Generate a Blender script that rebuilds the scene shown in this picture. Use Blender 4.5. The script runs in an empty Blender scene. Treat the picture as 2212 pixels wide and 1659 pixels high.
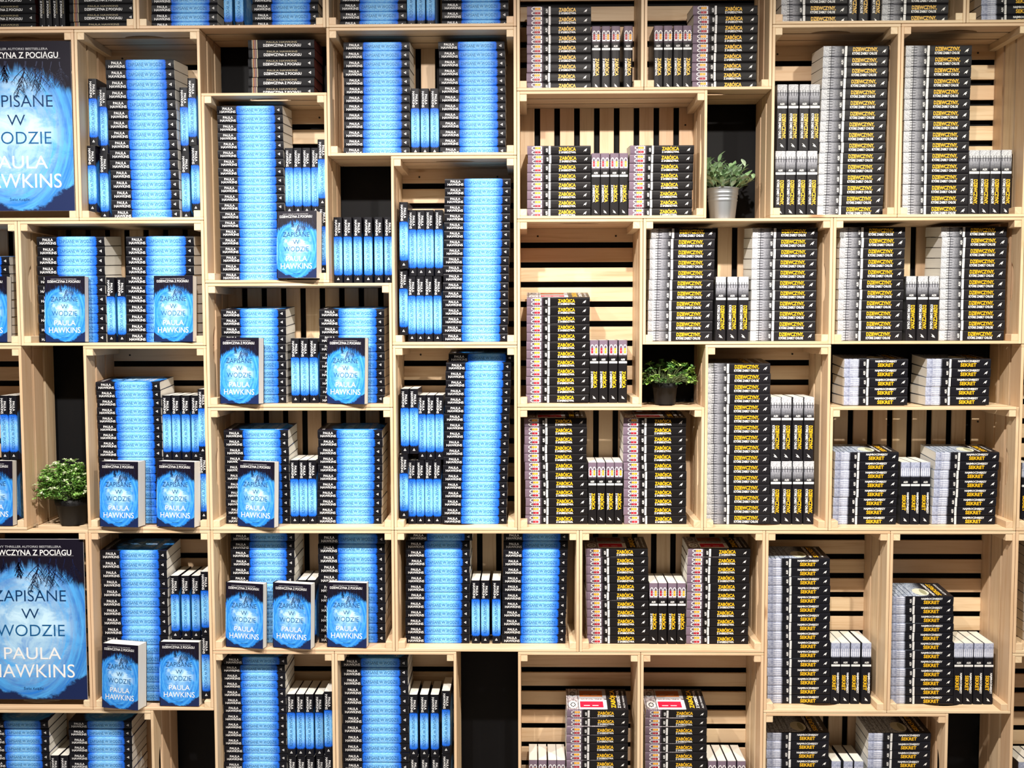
import bpy, bmesh, math, random
from mathutils import Matrix, Vector, Euler

scene = bpy.context.scene
COL = scene.collection
random.seed(7)

# ------------------------------------------------------------------ camera
cam_data = bpy.data.cameras.new('camera')
cam_data.sensor_fit = 'HORIZONTAL'
cam_data.sensor_width = 36.0
cam_data.lens = 2178.0 / 2212.0 * 36.0
cam_data.clip_end = 50
camera = bpy.data.objects.new('camera', cam_data)
COL.objects.link(camera)
camera.location = (0.036, -3.2264, 1.6737)
camera.rotation_euler = (1.5092962, 0.0022957, 0.0162586)
scene.camera = camera

# ------------------------------------------------------------------ room light
world = bpy.data.worlds.new('shop_ambient')
scene.world = world
world.use_nodes = True
world.node_tree.nodes['Background'].inputs[0].default_value = (1.0, 0.95, 0.88, 1)
world.node_tree.nodes['Background'].inputs[1].default_value = 0.035

def track_spot(x, y, z, tx, tz, energy, color, size=108, radius=0.035):
    d = bpy.data.lights.new('track_spot', 'SPOT')
    d.energy = energy; d.color = color
    d.spot_size = math.radians(size); d.spot_blend = 1.0
    d.shadow_soft_size = radius
    o = bpy.data.objects.new('track_spot', d)
    COL.objects.link(o)
    o.location = (x, y, z)
    o.rotation_euler = (Vector((tx, 0.1, tz)) - Vector((x, y, z))).to_track_quat('-Z', 'Y').to_euler()
    return o

LX, LY, LZ = (-1.55, -0.5, 0.38, 1.6), -1.8, 3.05
track_spot(LX[0], LY, LZ, -1.45, 0.38, 285, (1.0, 0.95, 0.89))
track_spot(LX[1], LY, LZ, -0.55, 0.38, 268, (1.0, 0.93, 0.87))
track_spot(LX[2], LY, LZ, 0.5, 0.38, 268, (1.0, 0.91, 0.84))
track_spot(LX[3], LY, LZ, 1.45, 0.38, 285, (1.0, 0.95, 0.82))

scene.view_settings.view_transform = 'Standard'
scene.view_settings.look = 'None'
scene.view_settings.exposure = 0.0
scene.view_settings.gamma = 1.0
scene.view_settings.use_curve_mapping = False

# ------------------------------------------------------------------ material helpers
class NT:
    """Small expression builder over a material's node tree."""
    def __init__(self, name, rough=0.5, spec=0.5, metallic=0.0):
        self.mat = bpy.data.materials.new(name)
        self.mat.use_nodes = True
        self.t = self.mat.node_tree
        self.b = self.t.nodes['Principled BSDF']
        self.b.inputs['Roughness'].default_value = rough
        self.b.inputs['Specular IOR Level'].default_value = spec
        self.b.inputs['Metallic'].default_value = metallic
    def put(self, sock, v):
        if isinstance(v, (int, float)): sock.default_value = v
        elif isinstance(v, tuple): sock.default_value = v if len(v) == len(sock.default_value) else (*v, 1.0)
        else: self.t.links.new(v, sock)
    def m(self, op, a, b=0.0, c=0.0, clamp=False):
        n = self.t.nodes.new('ShaderNodeMath'); n.operation = op; n.use_clamp = clamp
        self.put(n.inputs[0], a); self.put(n.inputs[1], b); self.put(n.inputs[2], c)
        return n.outputs[0]
    def step(self, e0, e1, x):
        n = self.t.nodes.new('ShaderNodeMapRange'); n.interpolation_type = 'SMOOTHSTEP'
        self.put(n.inputs[0], x); n.inputs[1].default_value = e0; n.inputs[2].default_value = e1
        return n.outputs[0]
    def band(self, a, b, x, s=0.004):
        return self.m('MULTIPLY', self.step(a - s, a + s, x), self.m('SUBTRACT', 1.0, self.step(b - s, b + s, x)))
    def mix(self, f, a, b):
        n = self.t.nodes.new('ShaderNodeMix'); n.data_type = 'RGBA'
        self.put(n.inputs[0], f)
        for i, v in ((6, a), (7, b)):
            if isinstance(v, tuple): n.inputs[i].default_value = (*v, 1.0)
            else: self.t.links.new(v, n.inputs[i])
        return n.outputs[2]
    def attr(self, name):
        n = self.t.nodes.new('ShaderNodeAttribute'); n.attribute_name = name
        s = self.t.nodes.new('ShaderNodeSeparateXYZ'); self.t.links.new(n.outputs['Vector'], s.inputs[0])
        return n.outputs['Vector'], s.outputs[0], s.outputs[1], s.outputs[2]
    def vec(self, x, y, z):
        n = self.t.nodes.new('ShaderNodeCombineXYZ')
        for i, v in enumerate((x, y, z)): self.put(n.inputs[i], v)
        return n.outputs[0]
    def noise(self, v, scale=5.0, detail=3.0, rough=0.55, w=None, dist=0.0):
        n = self.t.nodes.new('ShaderNodeTexNoise')
        if w is not None:
            n.noise_dimensions = '4D'; self.put(n.inputs['W'], w)
        self.t.links.new(v, n.inputs['Vector'])
        n.inputs['Scale'].default_value = scale; n.inputs['Detail'].default_value = detail
        n.inputs['Roughness'].default_value = rough; n.inputs['Distortion'].default_value = dist
        return n.outputs[0]
    def rand(self):
        n = self.t.nodes.new('ShaderNodeObjectInfo'); return n.outputs['Random']
    def out(self, col):
        self.put(self.b.inputs['Base Color'], col)
        return self.mat
    def bump(self, h, s=0.2, d=0.001):
        n = self.t.nodes.new('ShaderNodeBump'); n.inputs['Strength'].default_value = s
        n.inputs['Distance'].default_value = d
        self.t.links.new(h, n.inputs['Height']); self.t.links.new(n.outputs[0], self.b.inputs['Normal'])

def flat(name, c, rough=0.5, spec=0.5, metallic=0.0):
    n = NT(name, rough, spec, metallic)
    return n.out(c)

# pine: 'grain' attribute = (metres along the board, metres across, board seed)
def make_pine(name, base, dark):
    n = NT(name, 0.48, 0.35)
    v, a, c, sd = n.attr('grain')
    r = n.rand()
    w = n.m('ADD', n.m('MULTIPLY', sd, 17.3), n.m('MULTIPLY', r, 91.0))
    g = n.noise(n.vec(n.m('MULTIPLY', a, 1.6), n.m('MULTIPLY', c, 34.0), 0.0), 1.6, 5, 0.6, w, 1.2)
    fine = n.noise(n.vec(n.m('MULTIPLY', a, 6.0), n.m('MULTIPLY', c, 420.0), 0.0), 1.0, 2, 0.5, w)
    tone = n.noise(n.vec(sd, r, 0.0), 3.1, 0, 0.5, w)
    f = n.m('ADD', n.m('MULTIPLY', n.step(0.42, 0.74, g), 0.95), n.m('MULTIPLY', fine, 0.22))
    col = n.mix(f, base, dark)
    col = n.mix(n.m('MULTIPLY', n.step(0.42, 0.62, tone), 0.5), col, (0.68, 0.43, 0.26))
    # knots
    vo = n.t.nodes.new('ShaderNodeTexVoronoi'); vo.voronoi_dimensions = '4D'
    n.t.links.new(n.vec(n.m('MULTIPLY', a, 3.2), n.m('MULTIPLY', c, 14.0), 0.0), vo.inputs['Vector'])
    n.put(vo.inputs['W'], w); vo.inputs['Scale'].default_value = 1.0
    k = n.m('SUBTRACT', 1.0, n.step(0.05, 0.12, vo.outputs['Distance']))
    col = n.mix(n.m('MULTIPLY', k, 0.75), col, (0.30, 0.14, 0.05))
    n.bump(g, 0.12, 0.0006)
    return n.out(col)
PINE = make_pine('pine_wood', (0.76, 0.59, 0.39), (0.60, 0.41, 0.23))
PINE_END = make_pine('pine_end_grain', (0.78, 0.62, 0.41), (0.66, 0.48, 0.29))

# blue novel: 'bk' attribute = (u head..foot, v spine..fore edge, w back..front)
DEEP, MID, PALE = (0.004, 0.10, 0.62), (0.03, 0.30, 0.90), (0.27, 0.66, 1.0)
INK = (0.007, 0.007, 0.010)
def blue_spine():
    n = NT('blue_spine_print', 0.42, 0.16)
    v, u, vv, w = n.attr('bk')
    r = n.rand()
    ns = n.noise(n.vec(n.m('MULTIPLY', u, 9.0), n.m('MULTIPLY', w, 3.5), n.m('MULTIPLY', r, 0.0)), 3.0, 5, 0.7)
    wz = n.m('ABSOLUTE', n.m('SUBTRACT', w, 0.5))
    bow = n.m('MULTIPLY', n.m('POWER', n.m('MULTIPLY', wz, 2.0), 5.0), 0.016)
    u1 = n.m('ADD', u, n.m('MULTIPLY', n.m('SUBTRACT', ns, 0.5), 0.075))
    d = n.m('ADD', n.m('ABSOLUTE', n.m('SUBTRACT', u1, 0.588)), bow)
    inside = n.m('SUBTRACT', 1.0, n.step(0.281, 0.300, d))
    core = n.m('SUBTRACT', 1.0, n.step(0.11, 0.292, d))
    tex = n.noise(n.vec(n.m('MULTIPLY', u, 22.0), n.m('MULTIPLY', w, 5.0), 3.0), 1.6, 4, 0.65)
    pale = n.mix(n.step(0.25, 0.75, tex), (0.10, 0.42, 0.95), (0.33, 0.67, 0.98))
    blue = n.mix(core, (0.006, 0.12, 0.68), pale)
    return n.out(n.mix(inside, INK, blue))
def blue_cover(name, pale=False):
    n = NT(name, 0.5, 0.16) if pale else NT(name, 0.34, 0.3)
    v, b, a, w = n.attr('bk')
    x = n.m('SUBTRACT', a, 0.5); y = n.m('SUBTRACT', b, 0.54)
    ns = n.noise(n.vec(n.m('MULTIPLY', a, 1.0), n.m('MULTIPLY', b, 1.5), 0.0), 5.0, 6, 0.65)
    big = n.noise(n.vec(n.m('MULTIPLY', a, 1.0), n.m('MULTIPLY', b, 1.5), 7.0), 2.6, 3, 0.6)
    rad = n.m('SQRT', n.m('ADD', n.m('MULTIPLY', n.m('MULTIPLY', x, x), 3.6), n.m('MULTIPLY', n.m('MULTIPLY', y, y), 4.6)))
    inv = n.m('DIVIDE', 0.9, n.m('MAXIMUM', rad, 0.05))
    cx, cy = n.m('MULTIPLY', x, n.m('MULTIPLY', inv, 1.9)), n.m('MULTIPLY', y, n.m('MULTIPLY', inv, 2.1))
    swirl = n.noise(n.vec(n.m('ADD', n.m('MULTIPLY', rad, 13.0), n.m('MULTIPLY', cx, 1.9)), cx, n.m('ADD', cy, n.m('MULTIPLY', big, 1.5))), 1.15, 5, 0.62)
    rr = n.m('ADD', rad, n.m('MULTIPLY', n.m('SUBTRACT', ns, 0.5), 0.5))
    col = n.mix(n.step(0.20, 1.0, rr), (0.42, 0.66, 0.86), (0.05, 0.22, 0.58)) if pale else n.mix(n.step(0.08, 0.78, rr), (0.32, 0.63, 0.95), (0.018, 0.21, 0.69))
    col = n.mix(n.m('MULTIPLY', n.step(0.40, 0.68, swirl), n.step(0.2, 0.7, rad)), col, (0.09, 0.42, 0.88))
    col = n.mix(n.m('MULTIPLY', n.step(0.50, 0.30, swirl), n.step(0.45, 1.0, rad)), col, (0.02, 0.20, 0.70))
    cloud = n.noise(n.vec(n.m('MULTIPLY', a, 1.0), n.m('MULTIPLY', b, 1.6), 3.0), 4.2, 7, 0.68, None, 0.6)
    col = n.mix(n.m('MULTIPLY', n.step(0.46, 0.62, cloud), n.m('SUBTRACT', 0.85, n.step(0.25, 1.0, rad))), col, (0.62, 0.86, 1.0))
    col = n.mix(n.m('MULTIPLY', n.step(0.46, 0.30, cloud), 0.55), col, (0.015, 0.18, 0.62))
    streak = n.noise(n.vec(n.m('MULTIPLY', a, 26.0), n.m('MULTIPLY', b, 5.0), 0.0), 1.0, 3, 0.6)
    topline = n.m('ADD', n.m('MULTIPLY', n.m('MULTIPLY', x, x), 0.55), n.m('MULTIPLY', n.m('SUBTRACT', streak, 0.5), 0.16))
    up = n.m('SUBTRACT', 1.0, n.step(0.135, 0.20, n.m('SUBTRACT', b, topline)))
    lowline = n.m('ADD', n.m('MULTIPLY', n.m('MULTIPLY', x, x), -0.62), n.m('MULTIPLY', n.m('SUBTRACT', ns, 0.5), 0.16))
    dn = n.step(0.975, 1.0, n.m('SUBTRACT', b, lowline))
    side = n.step(0.985, 1.06, n.m('ADD', n.m('MULTIPLY', n.m('ABSOLUTE', x), 2.0), n.m('MULTIPLY', n.m('SUBTRACT', streak, 0.5), 0.10)))
    col = n.mix(n.m('MULTIPLY', side, 0.8), col, (0.01, 0.06, 0.30))
    col = n.mix(up, col, (0.008, 0.006, 0.014))
    return n.out(n.mix(dn, col, (0.01, 0.02, 0.08)))
def red_door_spine():
    n = NT('mauve_to_black_spine_print', 0.42, 0.16)
    v, u, vv, w = n.attr('bk')
    lines = n.m('SINE', n.m('MULTIPLY', u, 520.0))
    mauve = n.mix(n.m('MULTIPLY', n.m('MULTIPLY', n.step(0.1, 0.9, lines), n.step(0.215, 0.235, u)), 0.6), (0.19, 0.14, 0.19), (0.05, 0.035, 0.05))
    return n.out(n.mix(n.step(0.20, 0.275, u), mauve, (0.010, 0.009, 0.010)))
def frost_spine():
    n = NT('frost_to_black_spine_print', 0.42, 0.16)
    v, u, vv, w = n.attr('bk')
    ns = n.noise(n.vec(n.m('MULTIPLY', u, 30.0), n.m('MULTIPLY', w, 4.0), 0.0), 1.6, 6, 0.75, None, 1.0)
    ice = n.mix(n.step(0.34, 0.66, ns), (0.32, 0.33, 0.37), (0.72, 0.74, 0.77))
    grey = n.mix(n.step(0.35, 0.7, ns), (0.26, 0.27, 0.32), (0.46, 0.47, 0.52))
    col = n.mix(n.step(0.112, 0.120, u), ice, grey)
    rail = n.band(0.122, 0.130, u, 0.002)
    fence = n.m('MULTIPLY', n.band(0.085, 0.175, u, 0.012), n.step(0.45, 0.85, n.m('SINE', n.m('MULTIPLY', w, 25.0))))
    col = n.mix(n.m('MULTIPLY', fence, 0.85), col, (0.015, 0.015, 0.02))
    col = n.mix(rail, col, (0.02, 0.02, 0.025))
    return n.out(n.mix(n.step(0.125, 0.33, u), col, (0.014, 0.013, 0.016)))
def slate_spine():
    n = NT('pale_blue_to_black_spine_print', 0.42, 0.16)
    v, u, vv, w = n.attr('bk')
    ns = n.noise(n.vec(n.m('MULTIPLY', u, 14.0), n.m('MULTIPLY', w, 7.0), 0.0), 1.6, 4, 0.65)
    pale = n.mix(n.step(0.35, 0.65, ns), (0.26, 0.29, 0.42), (0.50, 0.54, 0.68))
    posts = n.m('MULTIPLY', n.band(0.095, 0.225, u, 0.012), n.step(0.0, 0.7, n.m('SINE', n.m('MULTIPLY', w, 30.0))))
    rails = n.m('MULTIPLY', n.band(0.06, 0.15, u, 0.008), n.step(0.55, 0.85, n.m('SINE', n.m('MULTIPLY', u, 420.0))))
    col = n.mix(n.m('MULTIPLY', posts, 0.8), pale, (0.85, 0.87, 0.95))
    col = n.mix(n.m('MULTIPLY', rails, 0.65), col, (0.06, 0.07, 0.16))
    edge = n.m('ADD', u, n.m('MULTIPLY', n.m('SUBTRACT', ns, 0.5), 0.03))
    return n.out(n.mix(n.step(0.205, 0.245, edge), col, (0.009, 0.009, 0.013)))
def dark_cover(name, head_col, head_col2, start, end):
    n = NT(name, 0.27, 0.55)
    v, b, a, w = n.attr('bk')
    ns = n.noise(n.vec(n.m('MULTIPLY', a, 8.0), n.m('MULTIPLY', b, 22.0), 0.0), 1.4, 4, 0.7)
    col = n.mix(n.step(0.38, 0.62, ns), head_col, head_col2)
    return n.out(n.mix(n.step(start, end, b), col, (0.016, 0.015, 0.018)))

PAPER_N = NT('page_edges', 0.85, 0.2)
_v, _u, _vv, _w = PAPER_N.attr('bk')
_ln = PAPER_N.noise(PAPER_N.vec(PAPER_N.m('MULTIPLY', _u, 1.0), PAPER_N.m('MULTIPLY', _vv, 1.0), PAPER_N.m('MULTIPLY', _w, 42.0)), 1.6, 3, 0.7)
PAPER = PAPER_N.out(PAPER_N.mix(PAPER_N.step(0.3, 0.75, _ln), (0.82, 0.80, 0.73), (0.68, 0.65, 0.58)))
RED_PAPER = flat('dark_red_page_edges', (0.10, 0.015, 0.012), 0.6)
WHITE = flat('white_ink', (0.86, 0.86, 0.86), 0.4)
YELLOW = flat('yellow_ink', (0.88, 0.50, 0.015), 0.4)
NAVY = flat('navy_ink', (0.003, 0.035, 0.12), 0.5, 0.2)
TEAL = flat('teal_ink', (0.008, 0.10, 0.27), 0.5, 0.2)
BLACK = flat('black_ink', INK, 0.35)
RED = flat('red_ink', (0.55, 0.012, 0.03), 0.4)
ORANGE = flat('orange_ink', (0.62, 0.20, 0.02), 0.4)
GOLD = flat('dull_gold_ink', (0.32, 0.27, 0.16), 0.4)
GREY = flat('grey_ink', (0.36, 0.36, 0.38), 0.4)
BACKCOVER = flat('black_back_cover', (0.02, 0.02, 0.024), 0.38)
TWIG = flat('dark_twig_print', (0.008, 0.012, 0.05), 0.4)
BLUE_SP, BLUE_FR = blue_spine(), blue_cover('blue_cover_print')
K_SP, K_FR = red_door_spine(), dark_cover('terrace_cover_print', (0.22, 0.17, 0.18), (0.62, 0.58, 0.60), 0.60, 0.68)
D_SP, D_FR = frost_spine(), dark_cover('frost_cover_print', (0.05, 0.05, 0.06), (0.16, 0.16, 0.18), 0.3, 0.5)
S_SP, S_FR = slate_spine(), dark_cover('slate_cover_print', (0.24, 0.30, 0.42), (0.60, 0.68, 0.80), 0.44, 0.66)
P_SP = flat('soft_black_spine_print', (0.010, 0.010, 0.012), 0.5, 0.12)
P_FR = flat('soft_black_cover_print', (0.010, 0.010, 0.012), 0.5, 0.12)

# ------------------------------------------------------------------ mesh helpers
class Geo:
    def __init__(self): self.v = []; self.f = []; self.mi = []; self.at = []
    def face(self, pts, m=0, at=None):
        i = len(self.v); self.v += [tuple(p) for p in pts]; self.f.append(tuple(range(i, i + len(pts)))); self.mi.append(m)
        self.at += (at or [(0, 0, 0)] * len(pts))
    def add(self, verts, faces, m=0, at=None):
        i = len(self.v); self.v += [tuple(p) for p in verts]; self.at += (at or [(0, 0, 0)] * len(verts))
        for f in faces: self.f.append(tuple(i + k for k in f)); self.mi.append(m)
    def box(self, lo, hi, m=0, seed=0.0, axis=0, face_m=None):
        """Box; 'grain' attribute runs along axis."""
        x0, y0, z0 = lo; x1, y1, z1 = hi
        vs = [(x, y, z) for x in (x0, x1) for y in (y0, y1) for z in (z0, z1)]
        at = []
        for p in vs:
            al = p[axis]; others = [p[k] for k in range(3) if k != axis]
            at.append((al, others[0] + others[1], seed))
        fs = [(0, 1, 3, 2), (4, 6, 7, 5), (0, 4, 5, 1), (2, 3, 7, 6), (0, 2, 6, 4), (1, 5, 7, 3)]
        self.add(vs, fs, m, at)
    def mesh(self, name, mats, attr='bk', bevel=0.0, smooth=False):
        me = bpy.data.meshes.new(name)
        me.from_pydata(self.v, [], self.f)
        for m in mats: me.materials.append(m)
        me.polygons.foreach_set('material_index', self.mi)
        a = me.attributes.new(attr, 'FLOAT_VECTOR', 'POINT')
        a.data.foreach_set('vector', [c for p in self.at for c in p])
        if bevel:
            bm = bmesh.new(); bm.from_mesh(me)
            bmesh.ops.bevel(bm, geom=list(bm.edges), offset=bevel, segments=1, affect='EDGES', clamp_overlap=True)
            bm.to_mesh(me); bm.free()
        if smooth: me.polygons.foreach_set('use_smooth', [True] * len(me.polygons))
        me.update()
        return me

def obj(name, me, parent=None, loc=None):
    o = bpy.data.objects.new(name, me); COL.objects.link(o)
    if parent is not None: o.parent = parent
    if loc is not None: o.location = loc
    return o
def empty(name, loc=(0, 0, 0)):
    o = bpy.data.objects.new(name, None); COL.objects.link(o); o.location = loc
    o.empty_display_size = 0.05
    return o
def tag(o, label=None, cat=None, group=None, kind=None):
    if label: o['label'] = label
    if cat: o['category'] = cat
    if group: o['group'] = group
    if kind: o['kind'] = kind
    return o

_glyphs = {}
def glyphs(s, bold):
    """2D triangulated lettering of s: vertices, faces, bounds."""
    k = (s, bold)
    if k not in _glyphs:
        c = bpy.data.curves.new('lettering', 'FONT'); c.body = s; c.resolution_u = 2 if bold > 0.02 or 'ZAPISANE W' in s else 4; c.offset = bold
        c.fill_mode = 'BOTH'
        o = bpy.data.objects.new('lettering', c); COL.objects.link(o)
        dg = bpy.context.evaluated_depsgraph_get(); dg.update()
        me = bpy.data.meshes.new_from_object(o.evaluated_get(dg))
        vs = [(v.co.x, v.co.y) for v in me.vertices]; fs = [tuple(p.vertices) for p in me.polygons]
        fs = [f if sum((vs[f[i]][0] * vs[f[(i + 1) % len(f)]][1] - vs[f[(i + 1) % len(f)]][0] * vs[f[i]][1]) for i in range(len(f))) > 0 else f[::-1] for f in fs]
        bpy.data.objects.remove(o); bpy.data.curves.remove(c); bpy.data.meshes.remove(me)
        xs = [p[0] for p in vs]; ys = [p[1] for p in vs]
        _glyphs[k] = (vs, fs, min(xs), max(xs))
    return _glyphs[k]
def put_text(g, s, cx, cy, width, cap, frame, m, bold=0.0, base=0.0):
    """Lettering centred on (cx, cy), width wide, cap tall, mapped to 3D by frame(x, y)."""
    vs, fs, x0, x1 = glyphs(s, bold)
    sx = width / (x1 - x0); sy = cap / 0.70
    pts = [frame(cx + (x - (x0 + x1) / 2) * sx, cy + (y - 0.35) * sy) for x, y in vs]
    g.add(pts, fs, m)
def put_poly(g, pts, frame, m):
    a = sum(pts[i][0] * pts[(i + 1) % len(pts)][1] - pts[(i + 1) % len(pts)][0] * pts[i][1] for i in range(len(pts)))
    if a < 0: pts = pts[::-1]
    g.face([frame(*p) for p in pts], m)
def rect(x0, y0, x1, y1): return [(x0, y0), (x1, y0), (x1, y1), (x0, y1)]
def disc(cx, cy, rx, ry, n=20): return [(cx + rx * math.cos(i * 2 * math.pi / n), cy + ry * math.sin(i * 2 * math.pi / n)) for i in range(n)]

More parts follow.
